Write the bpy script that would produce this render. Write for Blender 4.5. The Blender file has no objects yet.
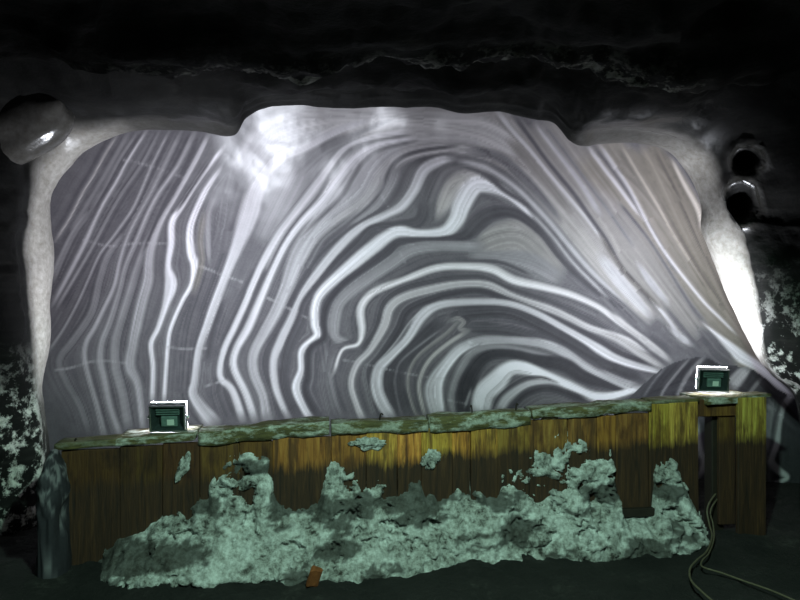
import bpy, bmesh, math, random
import numpy as np
from mathutils import Vector, Matrix

random.seed(7)
RNG = np.random.default_rng(11)
SC = bpy.context.scene
COL = SC.collection

# ------------------------------------------------------------------ camera, world, gallery lamp, exposure
F = 693.0                      # focal length in pixels of the 800x600 frame
CAM = np.array((0.0, 0.0, 1.6))
cam_data = bpy.data.cameras.new('camera')
cam_data.sensor_width = 36.0
cam_data.lens = F / 800.0 * 36.0
cam_data.clip_start = 0.05
cam = bpy.data.objects.new('camera', cam_data)
cam.location = CAM
cam.rotation_euler = (math.radians(90), 0, 0)
COL.objects.link(cam)
SC.camera = cam

world = bpy.data.worlds.new('world')
SC.world = world
world.use_nodes = True
world.node_tree.nodes['Background'].inputs[0].default_value = (0.55, 0.65, 0.75, 1)
world.node_tree.nodes['Background'].inputs[1].default_value = 0.004

# greenish lamp of the visitors' gallery, hung from the roof above the photographer
gl = bpy.data.lights.new('gallery_lamp', 'SPOT')
gl.energy = 360
gl.color = (0.60, 1.0, 0.80)
gl.spot_size = math.radians(94)
gl.spot_blend = 0.32
gl.shadow_soft_size = 0.05
glo = bpy.data.objects.new('gallery_lamp', gl)
glo.location = (0.35, 1.3, 2.7)
glo.rotation_euler = (Vector((0.35, 3.6, 0.4)) - Vector(glo.location)).to_track_quat('-Z', 'Y').to_euler()
COL.objects.link(glo)

vs = SC.view_settings
vs.view_transform = 'Standard'
vs.look = 'None'
vs.gamma = 1.0
vs.use_curve_mapping = False
vs.exposure = 0.0

# ------------------------------------------------------------------ small helpers
def W(px, py, d):
    return np.array(((px - 400.0) / F * d, d, 1.6 - (py - 300.0) / F * d))

def to_px(x, y, z):
    return 400 + F * x / y, 300 - F * (z - 1.6) / y

def sstep(a, b, x):
    t = np.clip((x - a) / (b - a), 0, 1)
    return t * t * (3 - 2 * t)

def _hash(ix, iy, iz, seed):
    h = (ix.astype(np.int64) * 374761393 + iy.astype(np.int64) * 668265263 + iz.astype(np.int64) * 2147483647 + seed * 974711) & 0xffffffff
    h = ((h ^ (h >> 13)) * 1274126177) & 0xffffffff
    h = (h ^ (h >> 16)) & 0xffff
    return h / 65535.0 * 2 - 1

def vnoise(x, y, z, seed=0):
    ix, iy, iz = np.floor(x), np.floor(y), np.floor(z)
    fx, fy, fz = x - ix, y - iy, z - iz
    fx, fy, fz = [f * f * f * (f * (f * 6 - 15) + 10) for f in (fx, fy, fz)]
    r = 0
    for dx in (0, 1):
        for dy in (0, 1):
            for dz in (0, 1):
                w = (fx if dx else 1 - fx) * (fy if dy else 1 - fy) * (fz if dz else 1 - fz)
                r = r + w * _hash(ix + dx, iy + dy, iz + dz, seed)
    return r

def fbm(x, y, z, freq, octs=4, seed=0, gain=0.5):
    r, a = 0, 1.0
    for o in range(octs):
        r = r + a * vnoise(x * freq + 13.7 * o, y * freq + 7.1 * o, z * freq + 3.3 * o, seed + o)
        freq *= 2.03
        a *= gain
    return r

def catmull(P, sub):
    P = np.asarray(P, float)
    n = len(P)
    out = []
    for i in range(n - 1):
        p0, p1, p2, p3 = P[max(i - 1, 0)], P[i], P[i + 1], P[min(i + 2, n - 1)]
        for k in range(sub):
            t = k / sub
            out.append(0.5 * ((2 * p1) + (-p0 + p2) * t + (2 * p0 - 5 * p1 + 4 * p2 - p3) * t * t + (-p0 + 3 * p1 - 3 * p2 + p3) * t ** 3))
    out.append(P[-1])
    return np.array(out)

def link(o, parent=None):
    COL.objects.link(o)
    if parent is not None:
        o.parent = parent
    return o

def tag(o, label=None, cat=None, group=None, kind=None):
    if label: o['label'] = label
    if cat: o['category'] = cat
    if group: o['group'] = group
    if kind: o['kind'] = kind
    return o

def mesh_from(name, verts, faces, mat, parent=None, smooth=True, attrs=None):
    me = bpy.data.meshes.new(name)
    verts = np.asarray(verts, np.float32)
    faces = np.asarray(faces, np.int32)
    me.vertices.add(len(verts))
    me.vertices.foreach_set('co', verts.ravel())
    nf, k = faces.shape
    me.loops.add(nf * k)
    me.loops.foreach_set('vertex_index', faces.ravel())
    me.polygons.add(nf)
    me.polygons.foreach_set('loop_start', np.arange(0, nf * k, k, dtype=np.int32))
    me.update(calc_edges=True)
    me.validate()
    if attrs:
        for a, v in attrs.items():
            at = me.attributes.new(a, 'FLOAT', 'POINT')
            at.data.foreach_set('value', np.asarray(v, np.float32).ravel())
    if smooth:
        me.polygons.foreach_set('use_smooth', np.ones(nf, bool))
    me.materials.append(mat)
    return link(bpy.data.objects.new(name, me), parent)

def grid_faces(n, m, flip=False):
    i, j = np.meshgrid(np.arange(n - 1), np.arange(m - 1), indexing='ij')
    a = i * m + j
    f = np.stack((a, a + m, a + m + 1, a + 1), -1).reshape(-1, 4)
    return f[:, ::-1] if flip else f

def bm_obj(name, bm, mat, parent=None, smooth=False):
    bmesh.ops.recalc_face_normals(bm, faces=bm.faces)
    me = bpy.data.meshes.new(name)
    bm.to_mesh(me)
    bm.free()
    if smooth:
        for p in me.polygons: p.use_smooth = True
    me.materials.append(mat)
    return link(bpy.data.objects.new(name, me), parent)

def add_box(bm, c, s, bevel=0.0, rot=None, taper=None):
    m = Matrix.Translation(Vector(c)) @ (rot.to_4x4() if rot is not None else Matrix.Identity(4))
    vs_ = []
    for z in (-1, 1):
        for x, y in ((-1, -1), (1, -1), (1, 1), (-1, 1)):
            k = taper if (taper and y < 0) else 1.0
            vs_.append(bm.verts.new(m @ Vector((x * s[0] / 2 * k, y * s[1] / 2, z * s[2] / 2 * k))))
    fs = [(3, 2, 1, 0), (4, 5, 6, 7), (0, 1, 5, 4), (1, 2, 6, 5), (2, 3, 7, 6), (3, 0, 4, 7)]
    faces = [bm.faces.new([vs_[i] for i in f]) for f in fs]
    if bevel > 0:
        es = list({e for f in faces for e in f.edges})
        bmesh.ops.bevel(bm, geom=es, offset=bevel, segments=1, affect='EDGES')

def tube(name, pts, r, mat, parent=None, sub=8, seg=8):
    P = catmull(pts, sub)
    n = len(P)
    V = []
    up = np.array((0.13, 0.31, 0.94))
    for i in range(n):
        t = P[min(i + 1, n - 1)] - P[max(i - 1, 0)]
        t /= np.linalg.norm(t) + 1e-9
        a = np.cross(t, up); a /= np.linalg.norm(a) + 1e-9
        b = np.cross(t, a)
        for k in range(seg):
            q = 2 * math.pi * k / seg
            V.append(P[i] + r * (math.cos(q) * a + math.sin(q) * b))
    fc = []
    for i in range(n - 1):
        for k in range(seg):
            k2 = (k + 1) % seg
            fc.append((i * seg + k, i * seg + k2, (i + 1) * seg + k2, (i + 1) * seg + k))
    return mesh_from(name, V, fc, mat, parent)

# ------------------------------------------------------------------ materials
def new_mat(name):
    m = bpy.data.materials.new(name)
    m.use_nodes = True
    nt = m.node_tree
    return m, nt, nt.nodes['Principled BSDF']

def nd(nt, typ, **kw):
    n = nt.nodes.new(typ)
    for k, v in kw.items():
        setattr(n, k, v)
    return n

def lk(nt, a, b):
    nt.links.new(a, b)

def mixc(nt, fac, a, b):
    n = nd(nt, 'ShaderNodeMix', data_type='RGBA')
    for sock, v in ((n.inputs[0], fac), (n.inputs[6], a), (n.inputs[7], b)):
        if hasattr(v, 'links') or hasattr(v, 'is_linked'):
            lk(nt, v, sock)
        else:
            sock.default_value = v if not isinstance(v, tuple) else (*v, 1)
    return n.outputs[2]

def ramp(nt, fac, stops):
    n = nd(nt, 'ShaderNodeValToRGB')
    el = n.color_ramp.elements
    while len(el) < len(stops): el.new(0.5)
    for e, (p, c) in zip(el, stops):
        e.position = p
        e.color = (*c, 1) if len(c) == 3 else c
    lk(nt, fac, n.inputs[0])
    return n.outputs[0]

def noise(nt, scale, detail=4, rough=0.55, vec=None, dist=0.0):
    n = nd(nt, 'ShaderNodeTexNoise')
    n.inputs['Scale'].default_value = scale
    n.inputs['Detail'].default_value = detail
    n.inputs['Roughness'].default_value = rough
    n.inputs['Distortion'].default_value = dist
    if vec is not None: lk(nt, vec, n.inputs['Vector'])
    return n.outputs[0]

def position(nt, scale=(1, 1, 1)):
    g = nd(nt, 'ShaderNodeNewGeometry')
    mp = nd(nt, 'ShaderNodeMapping')
    mp.inputs['Scale'].default_value = scale
    lk(nt, g.outputs['Position'], mp.inputs['Vector'])
    return mp.outputs[0]

def attr(nt, name):
    a = nd(nt, 'ShaderNodeAttribute', attribute_name=name)
    return a.outputs['Fac']

def bump(nt, bsdf, h, strength, dist):
    b = nd(nt, 'ShaderNodeBump')
    b.inputs['Strength'].default_value = strength
    b.inputs['Distance'].default_value = dist
    lk(nt, h, b.inputs['Height'])
    lk(nt, b.outputs[0], bsdf.inputs['Normal'])

def math_n(nt, op, a, b=None, clamp=False):
    n = nd(nt, 'ShaderNodeMath', operation=op, use_clamp=clamp)
    for i, v in enumerate((a, b)):
        if v is None: continue
        if hasattr(v, 'is_linked'): lk(nt, v, n.inputs[i])
        else: n.inputs[i].default_value = v
    return n.outputs[0]

def banded_salt_mat():
    m, nt, b = new_mat('banded_salt')
    tone = attr(nt, 'tone')
    warm = attr(nt, 'warm')
    p = position(nt)
    n1 = noise(nt, 9, 5, 0.6, p)
    n2 = noise(nt, 60, 3, 0.6, p)
    t = math_n(nt, 'ADD', tone, math_n(nt, 'MULTIPLY', math_n(nt, 'SUBTRACT', n1, 0.5), 0.10))
    t = math_n(nt, 'ADD', t, math_n(nt, 'MULTIPLY', math_n(nt, 'SUBTRACT', n2, 0.5), 0.07))
    c = ramp(nt, t, [(0.0, (0.030, 0.028, 0.034)), (0.22, (0.085, 0.079, 0.090)), (0.50, (0.25, 0.238, 0.252)), (0.78, (0.52, 0.495, 0.525)), (1.0, (0.80, 0.77, 0.82))])
    mul = nd(nt, 'ShaderNodeMix', data_type='RGBA', blend_type='MULTIPLY')
    lk(nt, warm, mul.inputs[0]); lk(nt, c, mul.inputs[6]); mul.inputs[7].default_value = (0.90, 0.84, 0.68, 1)
    lk(nt, mul.outputs[2], b.inputs['Base Color'])
    wet = attr(nt, 'wet')
    r = math_n(nt, 'SUBTRACT', 0.66, math_n(nt, 'MULTIPLY', wet, 0.29))
    lk(nt, r, b.inputs['Roughness'])
    lk(nt, math_n(nt, 'ADD', 0.18, math_n(nt, 'MULTIPLY', wet, 0.82)), b.inputs['Specular IOR Level'])
    h = math_n(nt, 'ADD', math_n(nt, 'MULTIPLY', noise(nt, 6, 3, 0.5, p), 1.0), math_n(nt, 'MULTIPLY', tone, 0.15))
    bump(nt, b, h, 0.07, 0.03)
    return m

def cave_rock_mat():
    # wet dark salt rock; 'crust' = pale cream salt skin, 'salt' = loose white salt caught on the rock
    m, nt, b = new_mat('cave_rock')
    p = position(nt)
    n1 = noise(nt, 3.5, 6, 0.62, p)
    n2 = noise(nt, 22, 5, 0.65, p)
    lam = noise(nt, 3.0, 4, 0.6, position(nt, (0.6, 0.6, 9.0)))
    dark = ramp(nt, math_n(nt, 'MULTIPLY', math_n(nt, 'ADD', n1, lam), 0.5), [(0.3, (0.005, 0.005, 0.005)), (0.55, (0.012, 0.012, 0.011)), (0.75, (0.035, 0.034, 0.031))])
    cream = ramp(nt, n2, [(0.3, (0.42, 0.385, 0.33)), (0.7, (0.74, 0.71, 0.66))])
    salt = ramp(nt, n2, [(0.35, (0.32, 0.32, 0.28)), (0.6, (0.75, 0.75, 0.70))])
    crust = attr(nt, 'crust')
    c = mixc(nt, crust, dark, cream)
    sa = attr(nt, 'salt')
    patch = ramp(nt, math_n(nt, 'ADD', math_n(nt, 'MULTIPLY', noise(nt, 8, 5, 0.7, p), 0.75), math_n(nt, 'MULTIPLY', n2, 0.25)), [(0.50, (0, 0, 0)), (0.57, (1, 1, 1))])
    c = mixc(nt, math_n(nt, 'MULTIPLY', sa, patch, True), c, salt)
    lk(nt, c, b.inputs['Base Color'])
    gloss = attr(nt, 'gloss')
    r = math_n(nt, 'SUBTRACT', 0.80, math_n(nt, 'MULTIPLY', gloss, 0.66))
    lk(nt, r, b.inputs['Roughness'])
    lk(nt, math_n(nt, 'ADD', 0.12, math_n(nt, 'MULTIPLY', gloss, 0.5)), b.inputs['Specular IOR Level'])
    h = math_n(nt, 'ADD', math_n(nt, 'MULTIPLY', n1, 0.6), math_n(nt, 'MULTIPLY', n2, 0.35))
    h = math_n(nt, 'MULTIPLY', h, math_n(nt, 'SUBTRACT', 1.0, math_n(nt, 'MULTIPLY', gloss, 0.85)))
    bump(nt, b, h, 0.6, 0.04)
    return m

def salt_heap_mat():
    m, nt, b = new_mat('loose_salt')
    p = position(nt)
    n1 = noise(nt, 7, 6, 0.7, p)
    n2 = noise(nt, 30, 5, 0.7, p)
    s = math_n(nt, 'ADD', math_n(nt, 'MULTIPLY', n1, 0.55), math_n(nt, 'MULTIPLY', n2, 0.45))
    c = ramp(nt, s, [(0.38, (0.035, 0.03, 0.024)), (0.46, (0.33, 0.335, 0.31)), (0.60, (0.80, 0.82, 0.80))])
    dirt = attr(nt, 'dirt')
    c = mixc(nt, dirt, c, (0.05, 0.046, 0.04))
    lk(nt, c, b.inputs['Base Color'])
    b.inputs['Roughness'].default_value = 0.85
    bump(nt, b, s, 0.9, 0.035)
    return m

def floor_mat():
    m, nt, b = new_mat('mine_floor')
    p = position(nt)
    n1 = noise(nt, 2.6, 6, 0.65, p)
    n2 = noise(nt, 24, 5, 0.7, p)
    c = ramp(nt, math_n(nt, 'ADD', math_n(nt, 'MULTIPLY', n1, 0.7), math_n(nt, 'MULTIPLY', n2, 0.3)), [(0.38, (0.006, 0.0055, 0.005)), (0.56, (0.017, 0.015, 0.014)), (0.74, (0.085, 0.08, 0.07))])
    lk(nt, c, b.inputs['Base Color'])
    b.inputs['Roughness'].default_value = 0.9
    bump(nt, b, n2, 0.9, 0.04)
    return m

def plank_mat():
    m, nt, b = new_mat('weathered_plank')
    oi = nd(nt, 'ShaderNodeObjectInfo')
    g = nd(nt, 'ShaderNodeNewGeometry')
    sep = nd(nt, 'ShaderNodeSeparateXYZ')
    lk(nt, g.outputs['Position'], sep.inputs[0])
    off = nd(nt, 'ShaderNodeVectorMath', operation='ADD')
    mp = nd(nt, 'ShaderNodeMapping'); mp.inputs['Scale'].default_value = (16, 16, 1.1)
    lk(nt, g.outputs['Position'], mp.inputs['Vector'])
    lk(nt, mp.outputs[0], off.inputs[0])
    cb = nd(nt, 'ShaderNodeCombineXYZ')
    lk(nt, math_n(nt, 'MULTIPLY', oi.outputs['Random'], 37.0), cb.inputs[2])
    lk(nt, cb.outputs[0], off.inputs[1])
    grain = noise(nt, 3.0, 6, 0.65, off.outputs[0], 0.6)
    blot = noise(nt, 5.0, 4, 0.6, position(nt, (1.6, 1.6, 0.8)))
    dry = ramp(nt, grain, [(0.30, (0.20, 0.085, 0.020)), (0.50, (0.55, 0.29, 0.060)), (0.70, (0.80, 0.50, 0.12))])
    rust = ramp(nt, blot, [(0.50, (0, 0, 0)), (0.66, (1, 1, 1))])
    dry = mixc(nt, math_n(nt, 'MULTIPLY', rust, 0.75), dry, (0.12, 0.040, 0.012))
    tint = oi.outputs['Color']
    mul = nd(nt, 'ShaderNodeMix', data_type='RGBA', blend_type='MULTIPLY')
    mul.inputs[0].default_value = 1.0
    lk(nt, dry, mul.inputs[6]); lk(nt, tint, mul.inputs[7])
    streak = noise(nt, 2.2, 4, 0.6, position(nt, (9, 9, 0.9)), 0.4)
    mul_s = nd(nt, 'ShaderNodeMix', data_type='RGBA')
    lk(nt, ramp(nt, streak, [(0.50, (0, 0, 0)), (0.62, (0.8, 0.8, 0.8))]), mul_s.inputs[0]); lk(nt, mul.outputs[2], mul_s.inputs[6]); mul_s.inputs[7].default_value = (0.075, 0.030, 0.010, 1)
    wet = ramp(nt, grain, [(0.30, (0.018, 0.009, 0.005)), (0.55, (0.055, 0.024, 0.010)), (0.75, (0.105, 0.050, 0.018))])  # darker ramp for the wood below the line
    # darker wood below an uneven line that follows the top of the boards
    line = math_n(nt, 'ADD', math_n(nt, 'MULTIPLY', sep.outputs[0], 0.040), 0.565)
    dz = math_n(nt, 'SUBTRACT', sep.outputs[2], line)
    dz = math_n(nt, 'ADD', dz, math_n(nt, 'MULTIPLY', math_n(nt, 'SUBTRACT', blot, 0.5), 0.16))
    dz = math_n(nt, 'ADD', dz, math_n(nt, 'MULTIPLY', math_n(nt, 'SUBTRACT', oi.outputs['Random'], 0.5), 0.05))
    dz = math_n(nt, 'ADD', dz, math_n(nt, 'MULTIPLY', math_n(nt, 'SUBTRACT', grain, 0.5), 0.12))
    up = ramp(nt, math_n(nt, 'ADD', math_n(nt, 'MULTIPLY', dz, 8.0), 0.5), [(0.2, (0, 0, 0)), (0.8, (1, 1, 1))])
    c = mixc(nt, up, wet, mul_s.outputs[2])  # wet here is only the darker ramp below the line
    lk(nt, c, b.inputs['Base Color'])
    b.inputs['Roughness'].default_value = 0.75
    bump(nt, b, grain, 0.5, 0.012)
    return m

def rail_mat():
    m, nt, b = new_mat('salted_rail_wood')
    p = position(nt)
    grain = noise(nt, 3.0, 5, 0.6, position(nt, (2, 20, 20)))
    wood = ramp(nt, grain, [(0.3, (0.035, 0.030, 0.012)), (0.7, (0.17, 0.14, 0.05))])
    s = noise(nt, 9, 6, 0.7, position(nt, (0.7, 1.2, 1.8)))
    sm = ramp(nt, s, [(0.47, (0, 0, 0)), (0.60, (1, 1, 1))])
    amt = attr(nt, 'salt')
    sa = noise(nt, 50, 3, 0.6, p)
    c = mixc(nt, math_n(nt, 'MULTIPLY', sm, amt), wood, ramp(nt, sa, [(0.3, (0.28, 0.29, 0.24)), (0.7, (0.66, 0.67, 0.60))]))
    lk(nt, c, b.inputs['Base Color'])
    b.inputs['Roughness'].default_value = 0.8
    bump(nt, b, s, 0.6, 0.02)
    return m

def plain(name, col, rough=0.6, metal=0.0, nscale=None, var=0.25):
    m, nt, b = new_mat(name)
    if nscale:
        n = noise(nt, nscale, 4, 0.6, position(nt))
        lo = tuple(c * (1 - var) for c in col); hi = tuple(min(1, c * (1 + var)) for c in col)
        lk(nt, ramp(nt, n, [(0.3, lo), (0.7, hi)]), b.inputs['Base Color'])
    else:
        b.inputs['Base Color'].default_value = (*col, 1)
    b.inputs['Roughness'].default_value = rough
    b.inputs['Metallic'].default_value = metal
    return m

M_BAND = banded_salt_mat()
M_ROCK = cave_rock_mat()
M_SALT = salt_heap_mat()
M_FLOOR = floor_mat()
M_PLANK = plank_mat()
M_RAIL = rail_mat()
M_POST = plain('dark_wet_timber', (0.020, 0.013, 0.008), 0.7, 0, 30)
M_ALU = plain('cast_aluminium', (0.62, 0.66, 0.66), 0.28, 1.0, 60, 0.1)
M_HOUSING = plain('dark_housing', (0.035, 0.050, 0.050), 0.4, 0.3, 40)
M_BOX = plain('driver_box', (0.12, 0.19, 0.17), 0.45, 0.0, 40)
M_PLATE = plain('pale_plate', (0.62, 0.72, 0.64), 0.5)
M_CABLE = plain('grey_cable', (0.13, 0.11, 0.07), 0.5, 0, 40)
M_NAIL = plain('rusty_iron', (0.030, 0.020, 0.015), 0.7, 0.4, 60)
M_CHIP = plain('orange_chip', (0.24, 0.075, 0.02), 0.8, 0, 25, 0.4)
m, nt, b = new_mat('lamp_glass')
b.inputs['Base Color'].default_value = (0.8, 0.85, 0.9, 1)
b.inputs['Emission Color'].default_value = (0.86, 0.90, 1.0, 1)
b.inputs['Emission Strength'].default_value = 75
M_LENS = m

# ------------------------------------------------------------------ back wall: folded, banded salt face
# traced bands of the rock, over wide zones of tone: (tone, [(px, py, width), ...], warm)
def S(tone, pts, w=None, warm=0.0):
    P = []
    for i, p in enumerate(pts):
        if len(p) == 3: P.append(p)
        else: P.append((p[0], p[1], (w[i] if isinstance(w, (list, tuple)) else w)))
    return tone, np.array(P, float), warm

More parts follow.
